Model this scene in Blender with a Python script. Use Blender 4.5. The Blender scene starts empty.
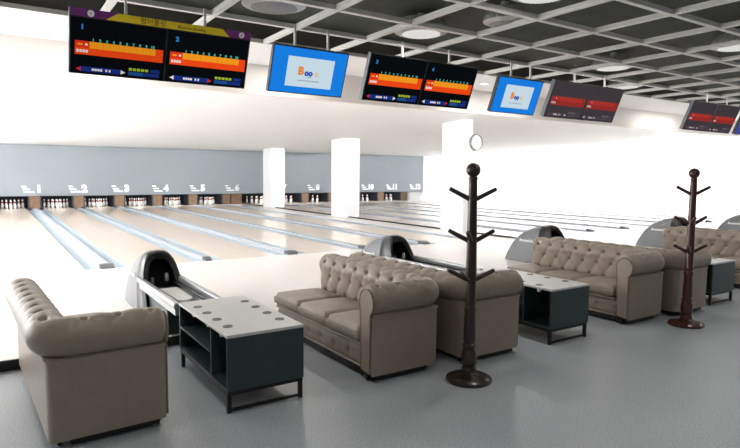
import bpy, bmesh, math, random
from mathutils import Vector, Matrix
random.seed(7)
PI = math.pi
scene = bpy.context.scene
COL = scene.collection
EXPO = 1.0; K = 2 ** -EXPO      # exposure, and the scale that keeps screens at their own brightness
DLX, DLY = (7.7, 16.5), -0.85
PINW, LAMPW, STRIPW, DOWNW = 13, 5.6, 125, 13
H = 0.093            # the approach and lanes stand one low step above the concourse floor
STEP_Y = -4.65       # front edge of the approach

# ------------------------------------------------------------------ materials
def lin(c):
    c = c / 255.0
    return c / 12.92 if c <= 0.04045 else ((c + 0.055) / 1.055) ** 2.4
def rgb(r, g, b): return (lin(r), lin(g), lin(b), 1.0)

def mat(name, col, rough=0.5, metal=0.0, spec=0.5, vary=0.0, vscale=20.0, bump=0.0, bscale=200.0, coat=0.0, stretch=None):
    m = bpy.data.materials.new(name); m.use_nodes = True
    nt = m.node_tree; b = nt.nodes['Principled BSDF']
    b.inputs['Base Color'].default_value = col
    b.inputs['Roughness'].default_value = rough
    b.inputs['Metallic'].default_value = metal
    b.inputs['Specular IOR Level'].default_value = spec
    b.inputs['Coat Weight'].default_value = coat
    b.inputs['Coat Roughness'].default_value = 0.08
    if vary or bump:
        tc = nt.nodes.new('ShaderNodeTexCoord'); mp = nt.nodes.new('ShaderNodeMapping')
        nt.links.new(tc.outputs['Object'], mp.inputs['Vector'])
        if stretch: mp.inputs['Scale'].default_value = stretch
        if vary:
            n = nt.nodes.new('ShaderNodeTexNoise'); n.inputs['Scale'].default_value = vscale; n.inputs['Detail'].default_value = 4
            nt.links.new(mp.outputs['Vector'], n.inputs['Vector'])
            r = nt.nodes.new('ShaderNodeValToRGB')
            r.color_ramp.elements[0].position = 0.3; r.color_ramp.elements[1].position = 0.7
            r.color_ramp.elements[0].color = tuple(max(0, c * (1 - vary)) for c in col[:3]) + (1,)
            r.color_ramp.elements[1].color = tuple(min(1, c * (1 + vary)) for c in col[:3]) + (1,)
            nt.links.new(n.outputs['Fac'], r.inputs['Fac']); nt.links.new(r.outputs['Color'], b.inputs['Base Color'])
        if bump:
            n2 = nt.nodes.new('ShaderNodeTexNoise'); n2.inputs['Scale'].default_value = bscale; n2.inputs['Detail'].default_value = 3
            nt.links.new(mp.outputs['Vector'], n2.inputs['Vector'])
            bp = nt.nodes.new('ShaderNodeBump'); bp.inputs['Strength'].default_value = bump; bp.inputs['Distance'].default_value = 0.01
            nt.links.new(n2.outputs['Fac'], bp.inputs['Height']); nt.links.new(bp.outputs['Normal'], b.inputs['Normal'])
    return m

def emit(name, col, s=1.0):
    m = bpy.data.materials.new(name); m.use_nodes = True
    nt = m.node_tree; nt.nodes.remove(nt.nodes['Principled BSDF'])
    e = nt.nodes.new('ShaderNodeEmission'); e.inputs['Color'].default_value = col; e.inputs['Strength'].default_value = s
    nt.links.new(e.outputs['Emission'], nt.nodes['Material Output'].inputs['Surface'])
    return m

def boards(name, c1, c2, rough, coat):
    """narrow maple boards running towards the pins, lacquered"""
    m = mat(name, c1, rough, coat=coat)
    nt = m.node_tree; b = nt.nodes['Principled BSDF']
    tc = nt.nodes.new('ShaderNodeTexCoord'); mp = nt.nodes.new('ShaderNodeMapping')
    mp.inputs['Scale'].default_value = (36, 0.5, 1)
    nt.links.new(tc.outputs['Object'], mp.inputs['Vector'])
    sn = nt.nodes.new('ShaderNodeVectorMath'); sn.operation = 'FLOOR'
    nt.links.new(mp.outputs['Vector'], sn.inputs[0])
    wn = nt.nodes.new('ShaderNodeTexWhiteNoise'); nt.links.new(sn.outputs[0], wn.inputs['Vector'])
    n = nt.nodes.new('ShaderNodeTexNoise'); n.inputs['Scale'].default_value = 3
    nt.links.new(mp.outputs['Vector'], n.inputs['Vector'])
    ma = nt.nodes.new('ShaderNodeMath'); ma.operation = 'MULTIPLY_ADD'; ma.inputs[1].default_value = 0.5
    nt.links.new(wn.outputs['Value'], ma.inputs[0]); 
    mb = nt.nodes.new('ShaderNodeMath'); mb.operation = 'MULTIPLY'; mb.inputs[1].default_value = 0.5
    nt.links.new(n.outputs['Fac'], mb.inputs[0]); nt.links.new(mb.outputs[0], ma.inputs[2])
    mx = nt.nodes.new('ShaderNodeMix'); mx.data_type = 'RGBA'
    mx.inputs['A'].default_value = c1; mx.inputs['B'].default_value = c2
    nt.links.new(ma.outputs[0], mx.inputs['Factor']); nt.links.new(mx.outputs['Result'], b.inputs['Base Color'])
    return m

def speckle(name, c, cd, cl, rough):
    m = mat(name, c, rough)
    nt = m.node_tree; b = nt.nodes['Principled BSDF']
    tc = nt.nodes.new('ShaderNodeTexCoord')
    n = nt.nodes.new('ShaderNodeTexNoise'); n.inputs['Scale'].default_value = 90; n.inputs['Detail'].default_value = 6; n.inputs['Roughness'].default_value = 0.7
    nt.links.new(tc.outputs['Object'], n.inputs['Vector'])
    n2 = nt.nodes.new('ShaderNodeTexNoise'); n2.inputs['Scale'].default_value = 1.3; n2.inputs['Detail'].default_value = 2
    nt.links.new(tc.outputs['Object'], n2.inputs['Vector'])
    r = nt.nodes.new('ShaderNodeValToRGB')
    e = r.color_ramp.elements; e[0].position = 0.36; e[0].color = cd; e[1].position = 0.66; e[1].color = cl
    k = e.new(0.5); k.color = c
    nt.links.new(n.outputs['Fac'], r.inputs['Fac'])
    mx = nt.nodes.new('ShaderNodeMix'); mx.data_type = 'RGBA'; mx.blend_type = 'MULTIPLY'
    r2 = nt.nodes.new('ShaderNodeValToRGB'); r2.color_ramp.elements[0].color = (.88, .88, .88, 1); r2.color_ramp.elements[1].color = (1, 1, 1, 1)
    nt.links.new(n2.outputs['Fac'], r2.inputs['Fac'])
    mx.inputs['Factor'].default_value = 1
    nt.links.new(r.outputs['Color'], mx.inputs['A']); nt.links.new(r2.outputs['Color'], mx.inputs['B'])
    nt.links.new(mx.outputs['Result'], b.inputs['Base Color'])
    bp = nt.nodes.new('ShaderNodeBump'); bp.inputs['Strength'].default_value = 0.06; bp.inputs['Distance'].default_value = 0.004
    nt.links.new(n.outputs['Fac'], bp.inputs['Height']); nt.links.new(bp.outputs['Normal'], b.inputs['Normal'])
    return m

M = dict(
    concourse=speckle('speckled grey vinyl', rgb(184, 190, 194), rgb(146, 153, 158), rgb(214, 219, 222), 0.36),
    approach=boards('pale lacquered approach', rgb(236, 231, 227), rgb(230, 223, 217), 0.3, 0.15),
    lane=boards('lacquered maple lane', rgb(230, 219, 206), rgb(221, 207, 191), 0.22, 0.25),
    gutter=mat('pale blue gutter', rgb(146, 160, 170), 0.5),
    capping=mat('pale capping', rgb(182, 185, 194), 0.5),
    capgrey=mat('grey end cap', rgb(98, 98, 102), 0.5),
    black=mat('black trim', rgb(20, 22, 24), 0.45),
    rubber=mat('black rubber', rgb(14, 14, 15), 0.6),
    white=mat('white paint', rgb(240, 240, 240), 0.6, vary=0.015, vscale=2),
    pillar=mat('pillar white paint', rgb(246, 247, 249), 0.55),
    soffit=mat('warm white ceiling paint', rgb(236, 236, 236), 0.7, vary=0.01, vscale=1.5),
    bulk=mat('bulkhead paint', rgb(226, 221, 216), 0.7, vary=0.01, vscale=1.5),
    mask=mat('blue grey masking panel', rgb(130, 136, 142), 0.5, vary=0.02, vscale=1.2),
    sign=mat('white lettering', rgb(252, 252, 253), 0.5),
    pit=mat('dark pit curtain', rgb(38, 38, 44), 0.8),
    kick=mat('tan kickback board', rgb(112, 86, 62), 0.6, vary=0.25, vscale=6),
    kickdark=mat('navy kickback edge', rgb(38, 42, 52), 0.5),
    pin=mat('pin white', rgb(244, 240, 236), 0.3),
    pinred=mat('pin red stripe', rgb(178, 30, 34), 0.35),
    leather=mat('taupe leather', rgb(150, 137, 122), 0.42, vary=0.05, vscale=9, bump=0.12, bscale=260),
    piping=mat('taupe piping', rgb(128, 115, 98), 0.45),
    teal=mat('dark teal laminate', rgb(48, 63, 65), 0.42, vary=0.06, vscale=30),
    inside=mat('black laminate', rgb(30, 32, 33), 0.5),
    top=mat('pale grey laminate', rgb(208, 208, 206), 0.35, vary=0.02, vscale=40),
    ring=mat('dark cup ring', rgb(92, 92, 92), 0.35, metal=0.3),
    steel=mat('black steel', rgb(22, 23, 24), 0.4, metal=0.3),
    wood=mat('dark brown turned wood', rgb(46, 30, 25), 0.3, vary=0.3, vscale=8, stretch=(4, 4, 0.6), coat=0.3),
    redwood=mat('reddish brown turned wood', rgb(70, 34, 26), 0.3, vary=0.3, vscale=8, stretch=(4, 4, 0.6), coat=0.3),
    shell=mat('silver grey moulded shell', rgb(116, 118, 122), 0.4),
    gloss=mat('gloss black plastic', rgb(16, 17, 19), 0.3),
    hole=mat('dark opening', rgb(8, 8, 9), 0.7),
    rail=mat('brushed aluminium rail', rgb(170, 172, 175), 0.3, metal=0.6),
    tray=mat('silver tray', rgb(186, 188, 190), 0.3, metal=0.4),
    gridbar=mat('grey ceiling bar', rgb(232, 230, 225), 0.5),
    plenum=mat('dark plenum', rgb(64, 68, 61), 0.75, vary=0.25, vscale=3, bump=0.5, bscale=30),
    plenumside=mat('plenum wall', rgb(112, 109, 103), 0.8, vary=0.1, vscale=2),
    lampbody=mat('ribbed lamp reflector', rgb(200, 200, 196), 0.3, metal=0.4),
    lampoff=mat('unlit lamp glass', rgb(120, 120, 116), 0.3),
    case=mat('monitor case', rgb(24, 25, 28), 0.4),
    casegrey=mat('monitor side', rgb(120, 130, 132), 0.4),
    purple=mat('purple banner', rgb(120, 44, 128), 0.5),
    yellow=mat('yellow banner', rgb(250, 222, 36), 0.5),
    glyph=mat('brown lettering', rgb(96, 62, 40), 0.5),
    chrome=mat('clock rim', rgb(130, 132, 134), 0.25, metal=0.8),
    clockface=mat('clock face', rgb(236, 237, 240), 0.5),
    clockmark=mat('clock marks', rgb(150, 152, 158), 0.5),
    paneframe=mat('white window frame', rgb(244, 244, 244), 0.5),
    catch=mat('white cabinet catch', rgb(220, 220, 218), 0.5),
    lamp=emit('lamp diffuser', (1, 0.98, 0.94, 1), .36),
    downlight=emit('downlight glow', (1, 0.98, 0.95, 1), 2.5),
    pane=emit('glowing white pane', (0.97, 0.985, 1, 1), 1.1),
    left_fill_pane=emit('added left fill glow', (0.98, 0.99, 1.0, 1), 4.2),
)
# screens give off light
def scr(tag, k, dim=False):
    d = {}
    if not dim:
        cols = dict(bg=(9, 12, 15), hd=(10, 26, 30), num=(40, 120, 190), tealtx=(60, 180, 160), o1=(236, 150, 30), o2=(232, 70, 22), o3=(214, 52, 28), wh=(225, 215, 210), bl=(26, 46, 120), bl2=(30, 74, 130), gr=(150, 170, 50), rd=(200, 40, 50))
    else:
        cols = dict(bg=(62, 55, 60), hd=(60, 54, 58), num=(72, 66, 74), tealtx=(84, 66, 66), o1=(166, 50, 42), o2=(146, 44, 40), o3=(150, 46, 44), wh=(190, 170, 170), bl=(70, 64, 76), bl2=(76, 70, 80), gr=(100, 92, 92), rd=(110, 60, 62))
    for n, c in cols.items(): d[n] = emit('screen %s %s' % (tag, n), rgb(*c), k)
    return d
SCR = scr('score', K)
SCRL = scr('score faded', .8 * K)
SCRD = scr('score glancing', K, True)
ADV = dict(bg=emit('advert blue', rgb(24, 124, 222), K), pan=emit('advert pale', rgb(196, 216, 228), K), o=emit('advert orange', rgb(226, 136, 60), K),
           b=emit('advert navy', rgb(48, 84, 176), K), y=emit('advert tan', rgb(222, 190, 140), K), t=emit('advert text', rgb(140, 150, 160), K))
ADV2 = dict(bg=emit('advert violet', rgb(70, 70, 150), K), pan=emit('advert pale violet', rgb(150, 150, 190), K), o=ADV['o'], b=ADV['b'], y=ADV['y'], t=ADV['t'])

# ------------------------------------------------------------------ mesh helpers
class MB:
    def __init__(self): self.bm = bmesh.new(); self.mi = 0
    def box(self, x0, x1, y0, y1, z0, z1, bevel=0.0, seg=2, m=None):
        b = bmesh.new()
        bmesh.ops.create_cube(b, size=1)
        for v in b.verts:
            v.co = Vector(((x0 + x1) / 2 + v.co.x * (x1 - x0), (y0 + y1) / 2 + v.co.y * (y1 - y0), (z0 + z1) / 2 + v.co.z * (z1 - z0)))
        if bevel: bmesh.ops.bevel(b, geom=b.edges[:], offset=bevel, segments=seg, profile=0.5, affect='EDGES')
        self.merge(b, m)
    def merge(self, b, m=None, mtx=None):
        if mtx is not None: bmesh.ops.transform(b, matrix=mtx, verts=b.verts)
        b.normal_update()
        mi = self.mi if m is None else m
        vm = {}
        for v in b.verts: vm[v] = self.bm.verts.new(v.co)
        for f in b.faces:
            try:
                nf = self.bm.faces.new([vm[v] for v in f.verts]); nf.material_index = mi
            except ValueError: pass
        b.free()
    def lathe(self, prof, c=(0, 0, 0), seg=32, m=None, mtx=None):
        b = bmesh.new(); rings = []
        for r, z in prof:
            if r < 1e-5: rings.append([b.verts.new((0, 0, z))])
            else: rings.append([b.verts.new((r * math.cos(2 * PI * k / seg), r * math.sin(2 * PI * k / seg), z)) for k in range(seg)])
        for a, d in zip(rings, rings[1:]):
            for k in range(seg):
                k2 = (k + 1) % seg
                if len(a) == 1 and len(d) == 1: continue
                if len(a) == 1: b.faces.new((a[0], d[k2], d[k]))
                elif len(d) == 1: b.faces.new((a[k], a[k2], d[0]))
                else: b.faces.new((a[k], a[k2], d[k2], d[k]))
        bmesh.ops.recalc_face_normals(b, faces=b.faces)
        t = Matrix.Translation(c)
        self.merge(b, m, t @ mtx if mtx is not None else t)
    def tube(self, p0, p1, r0, r1=None, seg=12, m=None):
        r1 = r0 if r1 is None else r1
        p0 = Vector(p0); p1 = Vector(p1); d = p1 - p0; L = d.length
        q = d.to_track_quat('Z', 'Y').to_matrix().to_4x4()
        self.lathe([(0, 0), (r0 * .7, 0), (r0, r0 * .3), (r1, L - r1 * .3), (r1 * .7, L), (0, L)], p0, seg, m, q)
    def path(self, pts, r, seg=8, closed=False, m=None):
        b = bmesh.new(); rings = []; n = len(pts); pts = [Vector(p) for p in pts]
        for i, p in enumerate(pts):
            a = pts[i - 1] if (i > 0 or closed) else p
            c = pts[(i + 1) % n] if (i < n - 1 or closed) else p
            t = (c - a).normalized()
            up = Vector((0, 0, 1)) if abs(t.z) < 0.9 else Vector((1, 0, 0))
            s = t.cross(up).normalized(); u = s.cross(t)
            if rings and (s.dot(ps) < 0): s = -s; u = -u
            ps = s
            rings.append([b.verts.new(p + r * (math.cos(2 * PI * k / seg) * s + math.sin(2 * PI * k / seg) * u)) for k in range(seg)])
        rr = rings + ([rings[0]] if closed else [])
        for a, d in zip(rr, rr[1:]):
            for k in range(seg): b.faces.new((a[k], a[(k + 1) % seg], d[(k + 1) % seg], d[k]))
        if not closed:
            b.faces.new(rings[0]); b.faces.new(rings[-1])
        bmesh.ops.recalc_face_normals(b, faces=b.faces)
        self.merge(b, m)
    def grid(self, rows, m=None, flip=False):
        vs = [[self.bm.verts.new(p) for p in r] for r in rows]
        for a, d in zip(vs, vs[1:]):
            for k in range(len(a) - 1):
                q = (a[k], a[k + 1], d[k + 1], d[k])
                f = self.bm.faces.new(q[::-1] if flip else q); f.material_index = self.mi if m is None else m
        return vs
    def poly(self, pts, m=None):
        f = self.bm.faces.new([self.bm.verts.new(p) for p in pts]); f.material_index = self.mi if m is None else m
    def prism(self, pts2, frame, d0, d1, m=None):
        """polygon (2D) pushed along the frame's normal; frame(a, b, d) gives a point"""
        b = bmesh.new()
        A = [b.verts.new(frame(p[0], p[1], d0)) for p in pts2]; B = [b.verts.new(frame(p[0], p[1], d1)) for p in pts2]
        b.faces.new(A); b.faces.new(B[::-1])
        for k in range(len(A)):
            k2 = (k + 1) % len(A); b.faces.new((A[k], B[k], B[k2], A[k2]))
        bmesh.ops.recalc_face_normals(b, faces=b.faces)
        self.merge(b, m)
    def text(self, s, size, frame, a, b_, d0, d1, m=None, align='CENTER', bold=0.0, shear=0.0):
        cu = bpy.data.curves.new('t', 'FONT'); cu.body = s; cu.size = size; cu.align_x = align; cu.align_y = 'CENTER'
        cu.offset = bold; cu.shear = shear; cu.extrude = 0.5; cu.resolution_u = 3
        ob = bpy.data.objects.new('t', cu); COL.objects.link(ob)
        dg = bpy.context.evaluated_depsgraph_get(); me = bpy.data.meshes.new_from_object(ob.evaluated_get(dg))
        bpy.data.objects.remove(ob); bpy.data.curves.remove(cu)
        t = bmesh.new(); t.from_mesh(me); bpy.data.meshes.remove(me)
        for v in t.verts: v.co = Vector(frame(a + v.co.x, b_ + v.co.y, d0 + (d1 - d0) * (v.co.z + 0.5)))
        bmesh.ops.recalc_face_normals(t, faces=t.faces)
        self.merge(t, m)
    def done(self, name, mats, parent=None, smooth=None, loc=None):
        me = bpy.data.meshes.new(name); self.bm.normal_update(); self.bm.to_mesh(me); self.bm.free()
        for m in (mats if isinstance(mats, (list, tuple)) else [mats]): me.materials.append(m)
        if smooth is not None:
            me.polygons.foreach_set('use_smooth', [True] * len(me.polygons)); me.set_sharp_from_angle(angle=math.radians(smooth))
        me.update()
        o = bpy.data.objects.new(name, me); COL.objects.link(o)
        if parent is not None: o.parent = parent
        if loc is not None: o.location = loc
        return o

def tag(o, label, cat, group=None, kind=None):
    if label: o['label'] = label
    if cat: o['category'] = cat
    if group: o['group'] = group
    if kind: o['kind'] = kind
    return o
def thing(name, label, cat, loc, group=None):
    o = bpy.data.objects.new(name, None); COL.objects.link(o); o.location = loc; o.empty_display_size = 0.1
    return tag(o, label, cat, group)
def struct(o): o['kind'] = 'structure'; return o
def copy_thing(src, loc, label, group=None):
    r = src.copy(); COL.objects.link(r); r.location = loc; r['label'] = label
    if group: r['group'] = group
    for ch in list(src.children):
        c = ch.copy(); COL.objects.link(c); c.parent = r
        for g in list(ch.children):
            d = g.copy(); COL.objects.link(d); d.parent = c
    return r

# ------------------------------------------------------------------ lane layout
P = 1.7; GAP = 1.1
def div_x(n): return n * P + (GAP if n > 5 else 0)      # divider n stands between lane n+1 and lane n+2
XL, XR = -4.0, 21.3
WORDS = ['', 'one', 'two', 'three', 'four', 'five', 'six', 'seven', 'eight', 'nine', 'ten', 'eleven', 'twelve']

# ------------------------------------------------------------------ setting
b = MB(); b.box(XL, XR, -13, STEP_Y, -0.1, 0.0); struct(b.done('floor', M['concourse']))
b = MB(); b.box(XL, XR, STEP_Y, 0, -0.1, H); struct(b.done('floor_approach', M['approach']))
b = MB(); b.box(XL, XR, 0, 20.4, -0.1, 0.0); struct(b.done('floor_lane_bed', M['capping']))
b = MB(); b.box(8.58, 9.5, 0, 18.3, 0.0, H); struct(b.done('floor_aisle', M['approach']))
b = MB(); b.box(XL, -1.78, 0, 18.3, 0.0, H); struct(b.done('floor_left_margin', M['approach']))
b = MB(); b.box(19.9, XR, 0, 18.3, 0.0, H); struct(b.done('floor_right_margin', M['approach']))
b = MB(); b.box(XL, XR, STEP_Y - 0.016, STEP_Y, 0.0, H - 0.004); struct(b.done('trim_1', M['black']))
# masking wall above the pins, side walls and pit
b = MB(); b.box(XL, 20.3, 17.0, 17.12, 0.69, 2.8); struct(b.done('wall_back', M['mask']))
b = MB(); b.box(XL, 20.3, 16.99, 17.12, 0.675, 0.69); struct(b.done('trim_2', M['black']))
b = MB(); b.box(20.3, XR, 17.05, 17.2, 0, 3.0); b.box(20.24, 20.3, 17.12, 20.4, 0, 3.0); struct(b.done('wall_corner', M['white']))
b = MB(); b.box(XL, 20.3, 20.25, 20.4, 0, 1.0); b.box(XL, 20.3, 17.12, 20.4, 1.0, 1.08); struct(b.done('wall_pit', M['pit']))
# white sloping ceiling over the lanes, bulkhead and soffit
# the lane ceiling is stepped into shallow baffles, shaped to hide added fill lights
b = MB()
for ya, yb, za, zb_ in ((.12, 5.7, 3.29, 2.99), (5.7, 11.4, 3.10, 2.87), (11.4, 17.2, 2.98, 2.80)):
    b.prism([(ya, za), (yb, zb_), (yb, 3.42), (ya, 3.42)], lambda a, z, d: (d, a, z), XL, XR)
struct(b.done('ceiling_lanes', M['soffit']))
for k, (y, z0, z1, e) in enumerate(((.13, 3.18, 3.28, STRIPW), (5.71, 3.0, 3.09, STRIPW), (11.41, 2.88, 2.97, STRIPW))):
    for x0, x1 in ((XL, 8.6), (8.6, XR)):
        L = bpy.data.lights.new('fill_strip', 'AREA'); L.shape = 'RECTANGLE'; L.size = x1 - x0 - .1; L.size_y = z1 - z0; L.energy = e; L.color = (.97, .985, 1)
        o = bpy.data.objects.new('fill_strip', L); COL.objects.link(o); o.location = ((x0 + x1) / 2, y, (z0 + z1) / 2); o.rotation_euler = (math.radians(90), 0, PI)
b = MB(); b.box(XL, XR, 0.0, 0.12, 3.17, 3.8); struct(b.done('wall_bulkhead', M['bulk']))
b = MB(); b.box(XL, XR, -3.07, 0.0, 3.73, 3.8); struct(b.done('ceiling_soffit', M['soffit']))
b = MB(); b.box(XL, XR, -3.13, -3.07, 3.42, 3.85); struct(b.done('wall_plenum', M['plenumside']))
b = MB(); b.box(XL, XR, -13, -3.13, 3.68, 3.8); struct(b.done('ceiling', M['plenum']))
# open grid of bars
GX0, GSX, GY0, GSY, GZ = 0.504, 0.986, -4.099, 0.937, 3.40
b = MB()
for j in range(-1, 10):
    y = GY0 - j * GSY; b.box(XL, XR, y - .03, y + .03, GZ - .025, GZ + .025)
for i in range(-4, 22):
    x = GX0 + i * GSX; b.box(x - .032, x + .032, -13, GY0 + GSY, GZ - .023, GZ + .027)
struct(b.done('ceiling_grid', M['gridbar']))
# pillars between lanes 6 and 7
for k, y in enumerate((1.5, 7.93, 14.5)):
    b = MB(); zt = 3.3 - 0.37 * (y + .45) / 17.2
    b.box(9.3, 10.0 if k else 9.62, y, y + .92, H, zt, 0.006, 1); o = struct(b.done('pillar', M['pillar']))
    o['label'] = ['white square pillar carrying the round clock', 'white square pillar in the middle of the row', 'white square pillar nearest the grey masking panel'][k]
# right side: tall glowing white panes in thin frames, almost floor to ceiling
b = MB(); b.box(XR, XR + .2, -13, 17.2, -.1, 0.12); b.box(XR, XR + .2, -13, 17.2, 3.2, 4.1)
ys = [-13 + 7.55 * k for k in range(5)]
struct(b.done('wall_right', M['white']))
for k in range(4):
    y0, y1 = ys[k], ys[k + 1]
    b = MB(); b.box(XR + .06, XR + .1, y0, y1, .12, .15); b.box(XR + .06, XR + .1, y0, y1, 3.17, 3.2)
    for y in (y0, y1 - .02): b.box(XR + .06, XR + .1, y, y + .02, .15, 3.17)
    w = struct(b.done('glow_panel_%d' % (k + 1), M['paneframe']))
    b = MB(); b.box(XR + .1, XR + .12, y0, y1, .12, 3.2); b.done('pane', M['pane'], w)
# left side: unseen glowing panes, added to light the lanes
b = MB(); b.box(XL - .2, XL, -13, 20.4, -.1, 0.5); b.box(XL - .2, XL, -13, 20.4, 2.7, 4.1)
ys = [-4.2 + 3.4 * k for k in range(7)]
b.box(XL - .2, XL, -13, ys[0] + .15, .5, 2.7); b.box(XL - .2, XL, ys[-1] - .15, 20.4, .5, 2.7)
for y in ys[1:-1]: b.box(XL - .2, XL, y - .15, y + .15, .5, 2.7)
struct(b.done('wall_left', M['white']))
for k in range(6):
    y0, y1 = ys[k] + .15, ys[k + 1] - .15
    b = MB(); b.box(XL - .1, XL - .06, y0, y1, .5, .56); b.box(XL - .1, XL - .06, y0, y1, 2.64, 2.7)
    for y in (y0, y1 - .06): b.box(XL - .1, XL - .06, y, y + .06, .56, 2.64)
    w = struct(b.done('glow_panel_%d' % (k + 10), M['paneframe']))
    b = MB(); b.box(XL - .12, XL - .1, y0, y1, .5, 2.7); b.done('pane', M['left_fill_pane'], w)

# ------------------------------------------------------------------ lanes, dividers, kickbacks, pins, numbers
def half(n): return 0.11 if n in (0, 2, 4, 6, 8, 10) else 0.06
def gutter_mesh(x0, x1, L=18.3):
    b = MB(); rows = []
    c, r = (x0 + x1) / 2, (x1 - x0) / 2
    prof = [(c - r * math.cos(PI * k / 10), -0.06 * math.sin(PI * k / 10) - .004) for k in range(11)]
    b.grid([[(x, y, z) for x, z in prof] for y in (0.0, L)])
    b.grid([[(x, y, -.09) for x, z in prof] for y in (0.0, L)], flip=True)
    for y in (0.0, L):
        b.poly([(x, y, z) for x, z in prof] + [(x, y, -.09) for x, z in prof[::-1]])
    for x in (prof[0][0], prof[-1][0]):
        b.poly([(x, 0, -.004), (x, L, -.004), (x, L, -.09), (x, 0, -.09)])
    bmesh.ops.remove_doubles(b.bm, verts=b.bm.verts, dist=1e-5); bmesh.ops.recalc_face_normals(b.bm, faces=b.bm.faces)
    return b
pin_prof = [(0, 0), (.026, 0), (.03, .008), (.046, .06), (.0595, .115), (.056, .155), (.042, .2), (.028, .24), (.023, .258), (.0235, .275), (.026, .295), (.032, .33), (.031, .352), (.024, .37), (.012, .379), (0, .381)]
pb = MB(); pb.lathe(pin_prof, seg=14)
for f in pb.bm.faces:
    z = f.calc_center_median().z
    if .24 < z < .29: f.material_index = 1
pin0 = pb.done('bowling_pin', [M['pin'], M['pinred']], smooth=50)
lane_word = {1: 'leftmost lane, ending left of the white number 1'}
first_pin = True
for n in range(1, 13):
    if n == 7: xl, hl = 9.6, 0.06
    elif n == 1: xl, hl = -P, .06
    else: xl, hl = div_x(n - 2), half(n - 2)
    xr, hr = (div_x(n - 1), half(n - 1))
    xc = (xl + hl + xr - hr) / 2; hw = (xr - hr - xl - hl) / 2
    if n == 1: lab = 'polished maple bowling lane at the left edge, ending beside the white number 1'
    elif n in (7, 9): lab = 'polished maple bowling lane whose number is hidden by %s' % ('the farthest pillar' if n == 7 else 'the middle pillar')
    else: lab = 'polished maple bowling lane running up to the white number %d' % n
    t = thing('bowling_lane', lab, 'bowling lane', (xc, 0, H), 'bowling lanes')
    lb = MB(); lb.box(-hw + .215, hw - .215, 0.0, 20.2, -.09, 0.0); lb.done('lane_surface', M['lane'], t)
    gutter_mesh(-hw, -hw + .213).done('gutter', M['gutter'], t, smooth=40)
    gutter_mesh(hw - .213, hw).done('gutter', M['gutter'], t, smooth=40)
    for r in range(4):
        for k in range(r + 1):
            loc = (xc + (k - r / 2) * .305, 18.45 + r * .264, H)
            if first_pin: o = pin0; first_pin = False
            else: o = pin0.copy(); COL.objects.link(o)
            o.location = loc
            where = {7: 'on the lane seen beyond the farthest pillar', 9: 'on the lane right behind the middle pillar'}.get(n, 'at the end of the lane by the white number ' + WORDS[n])
            tag(o, 'white red-striped bowling pin ' + where, 'bowling pin', 'bowling pins ' + where)
divs = [(-1, -P)] + [(n, div_x(n)) for n in range(12)]
for n, x in divs:
    h = half(n)
    if n == -1: lab = 'pale divider strip along the far left gutter'
    elif n in (6, 8): lab = 'pale lane divider strip leading behind %s' % ('the farthest pillar' if n == 6 else 'the middle pillar')
    else: lab = 'pale lane divider strip with grey end cap, below white number %d' % (n + 1)
    t = thing('lane_divider', lab, 'lane divider', (x, 0, H), 'lane dividers')
    b = MB(); b.box(-h + .003, h - .003, 0.16, 18.28, -.09, .012, .004, 1)
    if h > .1: b.box(-.035, .035, .3, 18.28, .012, .03, .006, 1)
    b.done('capping_strip', M['capping'], t)
    b = MB(); w = h * .98
    pr = [(-.04, -.003), (-.02, .03), (.06, .062), (.16, .066), (.16, -.003)]
    b.prism(pr, lambda a, z, d: (d, a, z), -w, w)
    b.done('end_cap', M['capgrey'], t)
    # kickback at the pin end
    lab = 'tan kickback board between the pins %s' % ('at the far left' if n == -1 else 'seen past the farthest pillar' if n == 6 else 'hidden by the middle pillar' if n == 8 else 'under white number %d' % (n + 1))
    t = thing('kickback', lab, 'kickback board', (x, 18.3, H), 'kickback boards')
    b = MB(); b.box(-.19, .19, 0.0, 1.9, .016, .9); b.done('board', M['kick'], t)
    for s_ in (-1, 1):
        b = MB(); b.box(min(s_ * .19, s_ * .255), max(s_ * .19, s_ * .255), 0.02, 1.9, .016, .9); b.done('side_plate', M['kickdark'], t)
# kickback at left of lane 7 and right of lane 6 aisle
t = thing('kickback', 'tan kickback board closing the aisle behind the farthest pillar', 'kickback board', (9.05, 18.3, H), 'kickback boards')
b = MB(); b.box(-.28, .28, 0.02, 1.9, 0, .9); b.done('board', M['kick'], t)
t = thing('aisle_rail', 'thin black rail running along the foot of the pillars', 'rail', (9.56, 0, H))
b = MB(); b.box(-.045, .045, 0.0, 18.28, -.09, .035, .006, 1); b.done('rail_bar', M['black'], t)
b = MB(); b.prism([(-.34, 0.002), (-.28, .022), (0.0, .05), (0.0, .002)], lambda a, z, d: (d, a, z), -.04, .04); b.done('end_cap', M['capgrey'], t)
# numbers on the masking wall
def front(y):     # upright frame facing the concourse at depth y
    return lambda a, z, d: (a, y - d, z)
for n in range(1, 13):
    x = div_x(n - 1)
    b = MB(); fr = lambda a, z, d: (a, -d, z)
    b.text(str(n), .40, fr, .17, 0, 0, .012, bold=.03)
    for q, (l, zz) in enumerate(((.16, .11), (.28, .0), (.44, -.11))):
        b.prism([(-.46 + .1 * q * .4, zz + .032), (-.46 + l, zz + .032), (-.46 + l + .05, zz - .032), (-.44 + .1 * q * .4, zz - .032)], fr, 0, .012)
    o = b.done('lane_number_sign', M['sign'], loc=(x - (.34 if n == 7 else .08), 17.0, .97))
    lab = 'white number %d with three short bars on the grey masking panel' % n
    if n in (7, 9): lab = 'white number %d hidden behind %s' % (n, 'the farthest pillar' if n == 7 else 'the middle pillar')
    tag(o, lab, 'number sign', 'lane numbers on the masking panel')

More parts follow.
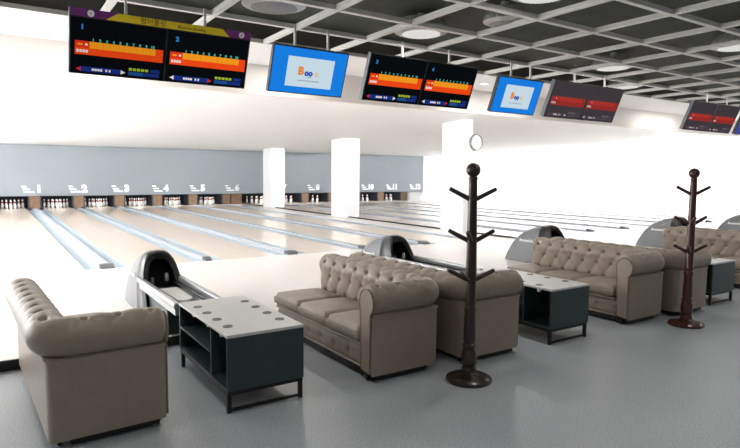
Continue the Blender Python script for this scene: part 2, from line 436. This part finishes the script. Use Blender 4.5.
for n in range(1, 13):        # unseen fill light added behind the masking wall to brighten each lane's pins
    xl = 9.6 if n == 7 else (-P if n == 1 else div_x(n - 2)); xc = (xl + div_x(n - 1)) / 2
    L = bpy.data.lights.new('pin_fill_light', 'AREA'); L.shape = 'RECTANGLE'; L.size = 1.2; L.size_y = .15; L.energy = PINW
    o = bpy.data.objects.new('pin_fill_light', L); COL.objects.link(o); o.location = (xc, 17.3, .97); o.rotation_euler = (math.radians(50), 0, 0)
# ------------------------------------------------------------------ ball returns
def ball_return():
    t = thing('ball_return', 'x', 'ball return', (0, 0, 0), 'ball returns on the approach')
    st = [(-2.60, -2.57, .06, .15), (-2.68, -2.59, .24, .185), (-2.78, -2.63, .40, .205), (-2.91, -2.70, .52, .215), (-3.07, -2.85, .605, .22), (-3.22, -3.05, .66, .222), (-3.36, -3.3, .685, .222), (-3.38, -3.42, .69, .223)]
    NA = 20
    def ring(yt, yb, h, w, inset=0.0):
        out = []
        for k in range(NA + 1):
            a = PI * k / NA; c, s = math.cos(a), math.sin(a)
            s2 = s ** .72; x = math.copysign(abs(c) ** .62, c) * (w - inset)
            out.append((x, yb + (yt - yb) * s2, H + .004 + max(0, (h - inset)) * s2))
        return out
    b = MB(); b.grid([ring(*s) for s in st]); b.poly(ring(*st[0]))
    o = b.done('hood', M['shell'], t, smooth=60)
    for sx in (-1, 1):
        lf = MB()
        lf.text('Brunswick', .075, lambda a, z, d, sx=sx: (sx * (.2165 + .003 * d - max(0, z - .4) * .06), -3.12 + sx * a, z), 0, .5, 0, 1, shear=.2, bold=.002)
        lf.done('lettering', M['sign'], o)
    fr = [st[-1], (-3.39, -3.43, .70, .23), (-3.5, -3.78, .712, .228), (-3.56, -3.9, .70, .222), (-3.585, -3.92, .67, .205)]
    b = MB(); b.grid([ring(*s) for s in fr]); b.grid([ring(-3.585, -3.92, .67, .205), ring(-3.57, -3.9, .62, .165)])
    b.done('bezel', M['gloss'], t, smooth=45)
    b = MB(); b.grid([ring(-3.57, -3.9, .62, .165), ring(-3.3, -3.5, .58, .15)]); b.poly(ring(-3.3, -3.5, .58, .15)); b.done('opening', M['hole'], t)
    b = MB(); b.tube((.07, -3.62, H + .36), (.07, -3.62, H + .46), .03, .022); b.done('ball_lift', M['rail'], t, smooth=40)
    b = MB(); b.tube((-.09, -3.62, H + .34), (-.09, -3.62, H + .42), .022, .02); b.done('ball_lift', M['rail'], t, smooth=40)
    for s in (-1, 1):
        b = MB(); b.box(s * .205 - .03, s * .205 + .03, -5.1, -3.5, .455, .515, .014, 3); b.box(s * .205 - .018, s * .205 + .018, -5.09, -3.6, .40, .455)
        b.done('guard_rail', M['rail'] , t, smooth=40)
        b = MB(); b.tube((s * .13, -4.95, .47), (s * .13, -3.7, .45), .014); b.done('ball_track', M['steel'], t, smooth=40)
    b = MB(); b.box(-.176, .176, -5.06, -3.86, .395, .41, .004, 1); b.done('tray', M['tray'], t)
    b = MB()
    pts = [(-.11, -3.9), (-.11, -4.45)] + [(.11 * math.cos(PI + PI * k / 12) , -4.45 + .16 * math.sin(PI + PI * k / 12)) for k in range(1, 12)] + [(.11, -4.45), (.11, -3.9)]
    b.prism(pts, lambda a, y, d: (a, y, d), .41, .43); b.done('lift_plate', M['pin'], t)
    b = MB(); b.box(-.17, .17, -4.6, -3.62, H, .395, .01, 1); b.done('cabinet', M['teal'], t)
    b = MB(); b.box(-.12, .12, -5.02, -4.92, 0.0, .395, .01, 1); b.done('front_leg', M['black'], t)
    return t
br = ball_return()
for k, (x, lab) in enumerate([(0.0, 'ball return with black open hood and rails, beside the nearest low table'),
                (3.38, 'ball return whose black and grey hood rises behind the nearest back-to-back sofas'),
                (6.85, 'grey ball return hood left of the tufted sofa facing the second table'),
                (11.2, 'grey ball return hood between the middle sofas and the right-hand sofas'),
                (14.75, 'grey ball return hood cut off by the right edge, the farthest one')]):
    if k == 0: br.location = (x, 0, 0); br['label'] = lab
    else: copy_thing(br, (x, 0, 0), lab)

# ------------------------------------------------------------------ chesterfield sofas
DC = 0.56      # depth of the seat, from the front to the foot of the back; the near end of the sofa is at negative y
def make_sofa(sg):
    """one-armed three-seat sofa. local: d = depth from the front (x = sg*d), y along the length, near end at -y"""
    t = thing('chesterfield_sofa', 'x', 'sofa', (0, 0, 0), 'tufted leather sofas')
    yc = -0.832; far = 0.87; front = 0.0; AS = 0.96
    def pt(d, y, z): return Vector((sg * d, y, z))
    cx, a_, cz, b_ = .13, .13, .682, .12
    prof = []
    for k in range(15): s = k / 15; prof.append((.035 - .025 * s, .30 + .347 * s))
    for k in range(56):
        th = math.radians(200 - 262 * k / 55); prof.append((cx + a_ * math.cos(th), cz + b_ * math.sin(th)))
    n_roll = len(prof)
    prof += [(.180, .562), (.173, .546), (.172, .40), (.171, .2), (.170, .062)]
    arc = [0.0]
    for p, q in zip(prof, prof[1:]): arc.append(arc[-1] + math.hypot(q[0] - p[0], q[1] - p[1]))
    nor = []
    for k in range(len(prof)):
        p, q = prof[max(0, k - 1)], prof[min(len(prof) - 1, k + 1)]
        dx, dz = q[0] - p[0], q[1] - p[1]; L = math.hypot(dx, dz) or 1; nor.append((-dz / L, dx / L))
    SU, SV = .21, .165
    def tuft(u, v, k):
        if k >= n_roll - 4: return 0.0
        v0 = v - .607
        mask = 1.0 if v < .66 else max(0.0, 1 - (v - .66) / .08)
        p = u / SU + v0 / (2 * SV); q = u / SU - v0 / (2 * SV)
        puff = (abs(math.sin(PI * p)) * abs(math.sin(PI * q))) ** .5
        fp, fq = p - round(p), q - round(q)
        du = (fp + fq) / 2 * SU; dv = (fp - fq) * SV
        r2 = (du * du + dv * dv)
        return mask * (.015 * puff - .006 - .042 * math.exp(-r2 / .00034))
    def place(n, rho, t, AS=AS):
        """point at offset n outside the inner corner line; t runs 0..1 along back, 1..2 round the corner, 2..3 along the arm"""
        if t <= 1:
            w = far + (yc - n + rho - far) * t; return DC + n, w, w - yc
        if t >= 2:
            na = n * AS; ra = rho * AS
            w = (DC + n - rho) * (3 - t) + front * (t - 2)
            return w, yc - na, (DC - w) - .06
        ph = (t - 1) * PI / 2; na = n * (1 + (AS - 1) * (t - 1))
        kx, ky = n, n * AS
        rx, ry = rho, rho * AS
        # ellipse from (DC+n, yc-n+rho) towards (DC+n-rho, yc-n*AS)
        x = DC + n - rho + rho * math.cos(ph)
        y0, y1 = yc - n + rho, yc - n * AS
        y = y0 + (y1 - y0) * math.sin(ph)
        return x, y, -ph * .06
    def sweep(is_back):
        b = MB(); rows = []
        if is_back: ts = [k / 150 for k in range(151)] + [1 + k / 16 for k in range(1, 9)]
        else: ts = [3 - k / 60 for k in range(61)] + [2 - k / 16 for k in range(1, 9)]
        for t in ts:
            row = []
            for k, (n, z) in enumerate(prof):
                rho = max(.0, n) if k < n_roll else .05
                ak = AS * (1.22 if k >= n_roll else 1.0)
                x, y, u = place(n, rho, t, ak)
                e = (far - y) if is_back and t <= 1 else (x if t >= 2 else 9)
                R = .04
                ins = 0 if e > R else R - math.sqrt(max(0, R * R - (R - e) ** 2))
                h = tuft(u, arc[k], k) * min(1, e / .06) - (ins * .8 if k < n_roll else ins * .25)
                x, y, u = place(n + nor[k][0] * h, max(0, rho + (nor[k][0] * h if k < n_roll else 0)), t, ak)
                row.append(pt(x, y, z + nor[k][1] * h))
            rows.append(row)
        b.grid(rows, flip=(sg > 0) != is_back)
        b.poly(rows[0])
        return b
    sweep(True).done('backrest', M['leather'], t, smooth=50)
    arm = sweep(False).done('arm', M['leather'], t, smooth=50)
    # facing panel on the arm front with piping round it
    out = [(n, z) for n, z in prof]
    
    sc = [((cx + (n - cx) * .80) * AS if k < n_roll else n * AS * 1.22 - .022, (z - .44) * .93 + .435) for k, (n, z) in enumerate(out)]; sc[0] = (sc[0][0], .10)
    b = MB(); b.prism(sc, lambda a, z, d: pt(-d, yc - a, z), -.002, .014); b.done('front_panel', M['leather'], arm, smooth=30)
    b = MB(); b.path([pt(-.012, yc - a, z) for a, z in sc], .007, 6, True); b.done('piping', M['piping'], arm, smooth=60)
    # seat base with tufted front
    b = MB(); b.box(min(sg * .06, sg * .62), max(sg * .06, sg * .60), yc + .0, far - .01, .075, .285); 
    rows = []
    y0, y1 = yc - .01, far - .01
    NU, NV = 80, 14
    for i in range(NU + 1):
        y = y0 + (y1 - y0) * i / NU; row = []
        for j in range(NV + 1):
            z = .075 + .19 * j / NV; e = min(j, NV - j) / NV
            p = (y - y0) / .25
            f = abs(p - round(p)) * .25
            puff = .022 * min(1, math.sin(PI * j / NV) * 1.3) - .03 * math.exp(-((y - y0 - round(p) * .25) ** 2 + (z - .16) ** 2) / .0006)
            cr = .008 * math.exp(-(f / .02) ** 2)
            row.append(pt(.06 - puff + cr, y, z))
        rows.append(row)
    b.grid(rows, flip=sg > 0)
    b.done('seat_base', M['leather'], t, smooth=50)
    b = MB(); b.path([pt(.035, y0 + .01, .275), pt(.03, 0, .275), pt(.035, y1, .275)], .018, 10); b.path([pt(.05, y0 + .01, .08), pt(.05, y1, .08)], .01, 8)
    b.done('welt_rail', M['leather'], t, smooth=60)
    # three seat cushions
    L = (far - .0 - yc) / 3
    for q in range(3):
        c = MB()
        NX, NY = 18, 16
        ya, yb = yc + L * q + .004, yc + L * (q + 1) - .004
        def sp(i, j, top):
            u, v = -1 + 2 * i / NX, -1 + 2 * j / NY
            du = max(0, abs(u) * .29 - .248) / .042; dv = max(0, abs(v) * L / 2 - (L / 2 - .042)) / .042
            g = min(1, math.hypot(du, dv)); rr = .045 * (1 - math.sqrt(1 - g * g))
            zc = .02 * (1 - u * u) * (1 - v * v)
            return pt(.282 + .29 * u, (ya + yb) / 2 + (yb - ya) / 2 * v, (.425 + zc - rr) if top else (.292 + rr * .6))
        g1 = [[sp(i, j, True) for j in range(NY + 1)] for i in range(NX + 1)]
        g0 = [[sp(i, j, False) for j in range(NY + 1)] for i in range(NX + 1)]
        c.grid(g1); c.grid(g0)
        for A, B in ((g0[0], g1[0]), (g0[-1], g1[-1]), ([r[0] for r in g0], [r[0] for r in g1]), ([r[-1] for r in g0], [r[-1] for r in g1])):
            c.grid([A, B])
        bmesh.ops.remove_doubles(c.bm, verts=c.bm.verts, dist=1e-4); bmesh.ops.recalc_face_normals(c.bm, faces=c.bm.faces)
        cu = c.done('seat_cushion', M['leather'], t, smooth=70)
        c = MB()
        c.path([pt(-.006, ya + .03, .385), pt(-.007, (ya + yb) / 2, .387), pt(-.006, yb - .03, .385)], .004, 6)
        c.done('seam', M['piping'], cu)
    b = MB(); b.box(min(sg * .04, sg * .60), max(sg * .04, sg * .60), yc - .165, far - .03, .02, .075); b.done('plinth', M['rubber'], t)
    for d in (.03, .66):
        for y in (yc - .09, far - .09):
            b = MB(); b.box(sg * d - .012, sg * d + .012, y - .022, y + .022, .02, .045); b.tube((sg * d - .014, y, .0245), (sg * d + .014, y, .0245), .024, seg=14); b.done('caster', M['rubber'], t, smooth=40)
    return t
sofaA = make_sofa(1); sofaB = make_sofa(-1)
YS = -5.575
sofaA.scale = sofaB.scale = (.95, 1, 1)
sofaA.location = (.93, YS + .02, 0); sofaA['label'] = 'tufted taupe sofa facing the nearest low table, in the middle foreground'
sofaB.location = (2.57, YS - .03, 0); sofaB['label'] = 'tufted taupe sofa behind the nearer coat rack, its arm towards the second table'
sl = copy_thing(sofaB, (-.70, YS + .085, 0), 'tufted taupe sofa in the left foreground, seen past its arm')
sl.scale = (.95, .965, 1); sl.rotation_euler = (0, 0, math.radians(2.8))
copy_thing(sofaA, (4.40, YS - .01, 0), 'tufted taupe sofa facing the second low table with three hollows of buttons')
copy_thing(sofaB, (5.96, YS - .08, 0), 'tufted taupe sofa right behind the farther coat rack')
copy_thing(sofaA, (7.83, YS, 0), 'tufted taupe sofa facing the farthest low table, at the right edge')
copy_thing(sofaB, (9.50, YS, 0), 'tufted taupe sofa whose back edge shows behind the rightmost sofa')
for o in COL.objects:
    if o.get('label', '').startswith('tufted taupe sofa facing the second low table'): o['label'] = 'tufted taupe sofa facing the second low table, left of the farther coat rack'

# ------------------------------------------------------------------ low tables
def make_table():
    t = thing('low_table', 'x', 'table', (0, 0, 0), 'low tables with cup rings')
    W, D0, D1, zb, zt = .30, -.61, .61, .16, .567
    b = MB(); b.box(-W, W, D0, D1, zt - .022, zt, .003, 1); b.done('tabletop', M['top'], t)
    e = .018
    b = MB(); b.box(-W + .004, W - .004, D0 + .004, D0 + .004 + e, zb, zt - .022); b.done('end_panel', M['teal'], t)
    b = MB(); b.box(-W + .004, W - .004, D1 - .004 - e, D1 - .004, zb, zt - .022); b.done('end_panel', M['teal'], t)
    b = MB(); b.box(-W + .004, W - .004, D0 + .004 + e, D1 - .004 - e, zb, zb + e); b.done('bottom_panel', M['teal'], t)
    b = MB(); b.box(-.009, .009, D0 + .022, D1 - .022, zb + e, zt - .022); b.done('centre_panel', M['inside'], t)
    for s in (-1, 1):
        yd = -.24
        xa, xb = sorted((s * .009, s * (W - .006)))
        b = MB(); b.box(xa, xb, yd - .009, yd + .009, zb + e, zt - .022); b.done('divider_panel', M['teal'], t)
        b = MB(); b.box(xa, xb, yd + .009, D1 - .022, .345, .361); b.done('shelf', M['teal'], t)
        for yy in (yd + .12, .25):
            b = MB(); b.box(s * (W - .03) - .012, s * (W - .03) + .012, yy - .02, yy + .02, zt - .05, zt - .022, .003, 1); b.done('catch', M['catch'], t)
        b = MB(); b.box(s * (W - .03) - .012, s * (W - .03) + .012, D0 + .17, D0 + .205, zt - .055, zt - .022, .003, 1); b.done('catch', M['catch'], t)
        for yy in (-.37, -.13, .115, .36):
            b = MB(); b.lathe([(.026, .0), (.031, .004), (.036, .004), (.038, 0), (.026, 0)], (s * .208, yy, zt), 20)
            b.lathe([(0, .0012), (.026, .0012)], (s * .208, yy, zt), 20); b.done('cup_ring', M['ring'], t, smooth=30)
        for y in (D0 + .03, D1 - .03):
            b = MB(); b.box(s * (W - .022) - .015, s * (W - .022) + .015, y - .015, y + .015, 0, zb - .03, .002, 1); b.done('leg', M['steel'], t)
        b = MB(); b.box(s * (W - .022) - .015, s * (W - .022) + .015, D0 + .015, D1 - .015, zb - .03, zb); b.done('frame_rail', M['steel'], t)
    for y in (D0 + .03, D1 - .03):
        b = MB(); b.box(-W + .037, W - .037, y - .015, y + .015, zb - .03, zb); b.done('frame_rail', M['steel'], t)
    b = MB(); b.box(-W + .037, W - .037, D0 + .02, D0 + .04, .012, .03); b.done('stretcher', M['steel'], t)
    return t
tb = make_table(); tb.location = (.05, -5.92, 0); tb['label'] = 'dark low table with pale top and cup rings, nearest one, between facing sofas'
copy_thing(tb, (3.335, -6.03, 0), 'dark low table with pale top in front of the second tufted sofa row')
copy_thing(tb, (6.60, -5.98, 0), 'dark low table farthest right, right of the farther coat rack')
for o in COL.objects:
    if o.get('label', '').endswith('second tufted sofa row'): o['label'] = 'dark low table with pale top, just right of the nearer coat rack'

# ------------------------------------------------------------------ coat racks
def make_rack(wood, loc, label):
    t = thing('coat_rack', label, 'coat rack', loc, 'turned wooden coat racks')
    b = MB(); b.lathe([(0, 0), (.185, 0), (.19, .008), (.188, .025), (.17, .036), (.12, .046), (.075, .06), (.06, .075), (0, .075)], seg=40); b.done('base', wood, t, smooth=40)
    pr = [(0, .07), (.058, .07), (.064, .10), (.052, .125), (.06, .14), (.066, .19), (.062, .24), (.05, .275), (.06, .29), (.06, .305), (.046, .32), (.052, .345), (.05, .45), (.045, .56), (.05, .60), (.05, .615), (.043, .63), (.049, .645), (.049, .66), (.044, .675), (.044, .9), (.040, 1.2), (.036, 1.6), (.034, 1.655), (.038, 1.665), (.034, 1.68), (.026, 1.688), (0, 1.688)]
    b = MB(); b.lathe(pr, seg=24); b.done('pole', wood, t, smooth=40)
    r = .058; b = MB(); b.lathe([(0, 1.67)] + [(r * math.sin(PI * k / 14), 1.735 - r * math.cos(PI * k / 14)) for k in range(2, 14)] + [(0, 1.735 + r)], seg=24); b.done('finial', wood, t, smooth=60)
    ax = math.radians(-33)
    for z, angs in ((1.50, (0, 180)), (1.16, (10, 172, 250)), (.84, (0, 180, 235))):
        for a in angs:
            an = ax + math.radians(a); c, s = math.cos(an), math.sin(an)
            b = MB(); b.tube((.025 * c, .025 * s, z), (.19 * c, .19 * s, z + .085), .02, .017); b.done('peg', wood, t, smooth=40)
    return t
make_rack(M['wood'], (1.67, -6.92, 0), 'dark brown turned coat rack with pegs, the nearer and taller looking')
make_rack(M['redwood'], (5.03, -6.93, 0), 'reddish brown turned coat rack with pegs, standing by the right-hand sofas')

# ------------------------------------------------------------------ hanging monitors
def panel_frame(x0, tilt_y=-.22, rise=.55, y0=-3.98, z0=2.653):
    L = math.hypot(tilt_y, rise); u = Vector((0, tilt_y / L, rise / L)); n = Vector((0, -rise / L, tilt_y / L))
    o = Vector((x0, y0, z0))
    return lambda a, b_, d: o + Vector((a, 0, 0)) + u * b_ + n * d
def rect(b, fr, a0, a1, b0, b1, d, m):
    b.prism([(a0, b0), (a1, b0), (a1, b1), (a0, b1)], fr, d - .0012, d, m)
def hangers(t, x0, W, Ht, off):
    for x in (x0 + W * .28, x0 + W * .72):
        b = MB(); zt = 3.4; yb = -3.98 - .22 * (Ht / .592) + .045
        b.box(x - .012 - off[0], x + .012 - off[0], yb - .012 - off[1], yb + .012 - off[1], 2.653 + .90 * Ht - off[2], 3.42 - off[2])
        b.done('hanger', M['gridbar'], t)
def score_monitor(x0, W, nums, S, label, banner=False, logo=None):
    off = (x0 + W / 2, -3.98, 2.653)
    t = thing('score_monitor', label, 'monitor', off, 'hanging score monitors')
    base = panel_frame(x0)
    fr = lambda a, b_, d: base(a, b_, d) - Vector(off)
    Ht = .60 if not banner else .605
    scr_top = Ht if not banner else Ht - .065
    b = MB(); b.prism([(0, 0), (W, 0), (W, Ht), (0, Ht)], fr, -.07, 0); c = b.done('casing', M['case'], t)
    for s in (-1, 1):
        b = MB(); a = 0 if s < 0 else W
        b.prism([(a - .004, .0), (a + .004, .0), (a + .004, Ht), (a - .004, Ht)], fr, -.068, -.004); b.done('side_trim', M['casegrey'], c)
    keys = list(S.keys()); ix = {k: i for i, k in enumerate(keys)}
    for h in range(2):
        if h == 0 and banner: S_ = SCRL
        else: S_ = S
        b = MB(); o = h * W / 2; w = W / 2; q = lambda f: o + w * f; v = lambda f: scr_top * (1 - f)
        R = lambda f0, f1, g0, g1, lv, k: rect(b, fr, q(f0), q(f1), v(g1), v(g0), .002 + .0015 * lv, ix[k])
        R(.012, .988, .015, .985, 0, 'bg')
        b.text(str(nums[h]), .062, fr, q(.12), v(.17), .003, .0045, ix['num'], bold=.004)
        x0b, x1b = (.05, .97)
        R(x0b, x1b, .41, .65, 1, 'o2')
        R(x0b + .145, x1b - .085, .41, .53, 2, 'o1')
        R(x0b, x0b + .14, .41, .53, 2, 'o3')
        R(x0b + .025, x0b + .075, .455, .485, 3, 'o1'); R(x0b + .1, x0b + .125, .45, .485, 3, 'wh')
        for kx in range(4): R(x0b + .015 + kx * .03, x0b + .038 + kx * .03, .56, .61, 3, 'wh')
        for kx in range(10):
            xx = x0b + .145 + (x1b - x0b - .23) * (kx + .5) / 10
            b.text(str(kx + 1), .036, fr, q(xx), v(.38), .003, .0045, ix['tealtx'], bold=.002)
            if kx: 
                xl = x0b + .145 + (x1b - x0b - .23) * kx / 10
                R(xl - .001, xl + .001, .41, .65, 3, 'o2')
        R(.11, .52, .86, .95, 1, 'bl')
        for (xa, xb, k) in ((.06, .11, 'rd' if h == 0 else 'wh'), (.57, .52, 'wh' if h == 0 else 'rd')):
            b.prism([(q(xa), v(.905)), (q(xb), v(.945)), (q(xb), v(.865))], fr, .002, .0035, ix[k])
        for kx in range(4): R(.22 + kx * .028, .243 + kx * .028, .885, .925, 2, 'wh')
        for kx in range(2): R(.36 + kx * .035, .378 + kx * .035, .882, .925, 2, 'wh')
        R(.60, .95, .80, .86, 1, 'hd')
        for kx in range(5): R(.605 + kx * .044, .64 + kx * .044, .805, .855, 2, 'gr')
        R(.84, .94, .80, .86, 2, 'bl'); R(.60, .765, .875, .945, 1, 'bl2'); R(.77, .94, .875, .945, 1, 'bl')
        b.done('screen', [S_[k] for k in keys], t)
    if banner:
        b = MB(); b0, b1 = scr_top + .004, Ht + .012
        b.prism([(0, b0), (W, b0), (W, b1), (0, b1)], fr, -.01, .004, 0)
        b.prism([(W * .175, b0), (W * .865, b0), (W * .82, b1), (W * .235, b1)], fr, .002, .0065, 1)
        for a, s in ((W * .10, '1'), (W * .94, '2')):
            b.prism([(a + .031 * math.cos(2 * PI * k / 20), (b0 + b1) / 2 + .031 * math.sin(2 * PI * k / 20)) for k in range(20)], fr, .003, .0065, 2)
            b.text(s, .045, fr, a, (b0 + b1) / 2, .006, .009, 3)
        b.text('범어볼링', .068, fr, W * .42, (b0 + b1) / 2, .006, .0085, 3)
        b.text('Beomeo Bowling', .042, fr, W * .635, (b0 + b1) / 2 - .006, .006, .0085, 3, shear=.35)
        b.done('banner', [M['purple'], M['yellow'], M['sign'], M['glyph']], t)
    hangers(t, x0, W, Ht, off)
    return t
score_monitor(-.892, 1.775, (1, 2), SCR, 'double score monitor with purple and yellow banner, numbered 1 and 2', True)
score_monitor(2.475, 1.83, (3, 4), SCR, 'double score monitor without banner between the two blue screens')
score_monitor(5.985, 1.84, (5, 6), SCRD, 'dim reddish double score monitor right of the second blue screen')
score_monitor(10.19, 1.92, (7, 8), SCRD, 'dim reddish double score monitor farthest right, by the ceiling edge')
def ad_monitor(x0, W, S, label):
    off = (x0 + W / 2, -3.98, 2.653)
    t = thing('advert_monitor', label, 'monitor', off, 'hanging blue advert monitors')
    base = panel_frame(x0, -.205, .525); fr = lambda a, b_, d: base(a, b_, d) - Vector(off)
    Ht = .545
    b = MB(); b.prism([(0, 0), (W, 0), (W, Ht), (0, Ht)], fr, -.06, 0); b.done('casing', M['case'], t)
    keys = list(S.keys()); ix = {k: i for i, k in enumerate(keys)}
    b = MB(); rect(b, fr, .012, W - .012, .012, Ht - .012, .002, ix['bg'])
    rect(b, fr, W * .2, W * .82, Ht * .16, Ht * .8, .0035, ix['pan'])
    b.text('B', .125, fr, W * .385, Ht * .5, .003, .005, ix['o'], bold=.008)
    b.text('oo', .095, fr, W * .49, Ht * .47, .003, .005, ix['b'], bold=.007)
    b.text('c', .095, fr, W * .595, Ht * .47, .003, .005, ix['y'], bold=.007)
    for k in range(2): rect(b, fr, W * (.48 + .03 * k), W * (.5 + .03 * k), Ht * .37, Ht * .395, .005, ix['t'])
    for k in range(9): rect(b, fr, W * (.36 + .032 * k), W * (.385 + .032 * k), Ht * .29, Ht * .312, .005, ix['t'])
    b.done('screen', [S[k] for k in keys], t)
    hangers(t, x0, W, Ht, off)
ad_monitor(1.17, .995, ADV, 'bright blue advert monitor right of the banner score monitor')
ad_monitor(4.765, .97, ADV, 'bright blue advert monitor, the smaller looking, left of a dim score monitor')
ad_monitor(12.35, .97, ADV2, 'violet blue advert monitor just showing at the right edge')

# ------------------------------------------------------------------ ceiling lamps
def lamp(x, y, label, lit=True, r=.33):
    t = thing('ceiling_lamp', label, 'ceiling lamp', (x, y, 3.46), 'round ceiling lamps')
    b = MB(); n = 72; rows = []
    for rr, z in ((r * .72, -.03), (r, .0), (r * .97, .05), (r * .8, .14)):
        rows.append([((rr + (.010 if k % 2 else 0)) * math.cos(2 * PI * k / n), (rr + (.010 if k % 2 else 0)) * math.sin(2 * PI * k / n), z) for k in range(n + 1)])
    b.grid(rows); b.lathe([(0, .14), (r * .8, .14)], seg=36); b.lathe([(.04, .14), (.05, .22), (0, .22)], seg=12); b.done('reflector', M['lampbody'], t)
    b = MB(); b.lathe([(0, -.045), (r * .5, -.043), (r * .72, -.03), (r * .72, -.02), (0, -.02)], seg=36); b.done('diffuser', M['lamp'] if lit else M['lampoff'], t, smooth=40)
def ceiling_light(x, y):
    L = bpy.data.lights.new('lamp_light', 'AREA'); L.shape = 'DISK'; L.size = .30; L.energy = LAMPW; L.color = (1, .975, .94)
    o = bpy.data.objects.new('lamp_light', L); COL.objects.link(o); o.location = (x, y, 3.40)
gx = lambda i: GX0 + (i + .5) * GSX
gy = lambda j: GY0 - (j + .5) * GSY
lamp(gx(2), gy(0), 'lit round lamp in the ceiling above the second score monitor')
lamp(gx(6), gy(0), 'lit round lamp in the ceiling above the first dim score monitor')
lamp(gx(6), gy(2), 'lit round lamp in the ceiling at the right edge of the photo')
lamp(gx(2), gy(2), 'lit round lamp cut by the top edge, right of the middle')
lamp(gx(0), gy(0), 'unlit ribbed lamp in the ceiling above the first blue screen', False)
lamp(gx(8), gy(-1) + .1, 'lit round lamp just above the top of the first dim score monitor')
lamp(3.45, gy(1), 'unlit ribbed lamp high in the ceiling between two lit ones', False, .24)
for i in (-2, 2, 6, 10, 14):
    for j in ((2, 4, 6) if i < 0 else (0, 2, 4, 6)): ceiling_light(gx(i), gy(j))
for x in (-3.2, 0, 3.1, DLX[0], 9.2, DLX[1], 15.5):  # lights at both downlights, plus added unseen ones brightening the approach
    L = bpy.data.lights.new('downlight_and_fill', 'AREA'); L.shape = 'DISK'; L.size = .16; L.energy = DOWNW; L.color = (1, .98, .95)
    o = bpy.data.objects.new('downlight_and_fill', L); COL.objects.link(o); o.location = (x, DLY, 3.712)
for x, y, lab in ((DLX[0], DLY, 'small glowing downlight in the white soffit beside the second score monitor'), (DLX[1], DLY, 'small glowing downlight in the white soffit near the right-hand monitors')):
    t = thing('downlight', lab, 'ceiling light', (x, y, 3.73), 'soffit downlights')
    b = MB(); b.lathe([(.11, 0), (.11, -.015), (.085, -.015), (.085, 0)], seg=24); b.done('rim', M['white'], t)
    b = MB(); b.lathe([(0, -.008), (.085, -.008), (.085, 0), (0, 0)], seg=24); b.done('bulb', M['downlight'], t)

# ------------------------------------------------------------------ clock on the nearest pillar
t = thing('wall_clock', 'round white wall clock with grey rim on the nearest white pillar', 'clock', (9.71, 1.5, 2.60))
mt = Matrix.Rotation(PI / 2, 4, 'X')
b = MB(); b.lathe([(0, 0), (.225, 0), (.225, .07), (.215, .085), (.2, .08), (.2, .05), (0, .05)], seg=40, mtx=mt); b.done('case', M['chrome'], t, smooth=30)
b = MB(); b.lathe([(0, .052), (.2, .052)], seg=40, mtx=mt)
b.mi = 1
for k in range(12):
    a = PI / 6 * k; L0 = .155 if k % 3 else .14
    p = lambda r, o: (r * math.sin(a) + o * math.cos(a), -.054, r * math.cos(a) - o * math.sin(a))
    b.poly([p(L0, -.006), p(.185, -.006), p(.185, .006), p(L0, .006)])
b.done('dial', [M['clockface'], M['clockmark']], t)
for a, L in ((math.radians(300), .1), (math.radians(48), .15)):
    b = MB(); b.prism([(-.007, -.02), (.007, -.02), (.004, L), (-.004, L)], lambda x, z, d, a=a: (x * math.cos(a) + z * math.sin(a), -.058 - d, -x * math.sin(a) + z * math.cos(a)), 0, .004)
    b.done('hand', M['clockmark'], t)

# ------------------------------------------------------------------ world, lights, camera
w = bpy.data.worlds.new('World'); scene.world = w; w.use_nodes = True
bg = w.node_tree.nodes['Background']; bg.inputs['Color'].default_value = (0.93, 0.96, 1.0, 1); bg.inputs['Strength'].default_value = 0.06

yaw, pitch, roll, f = 5.83649865e-01, 8.61611364e-02, 8.26448164e-03, 574.558413
fw = Vector((math.sin(yaw) * math.cos(pitch), math.cos(yaw) * math.cos(pitch), -math.sin(pitch)))
rt = Vector((math.cos(yaw), -math.sin(yaw), 0)); up = rt.cross(fw)
c, s = math.cos(roll), math.sin(roll)
r2 = c * rt + s * up; u2 = -s * rt + c * up
cam = bpy.data.cameras.new('Camera'); co = bpy.data.objects.new('Camera', cam); COL.objects.link(co)
mw = Matrix((r2, u2, -fw)).transposed().to_4x4(); mw.translation = Vector((-1.57656972, -10.33288756, 1.60011334 + H))
co.matrix_world = mw
cam.sensor_width = 36; cam.sensor_fit = 'HORIZONTAL'; cam.lens = f * 36 / 740; cam.clip_end = 200
scene.camera = co
vs = scene.view_settings
vs.view_transform = 'Standard'; vs.look = 'None'; vs.gamma = 1; vs.use_curve_mapping = False; vs.exposure = EXPO
scene.cycles.use_denoising = True
scene.cycles.max_bounces = 10; scene.cycles.diffuse_bounces = 6
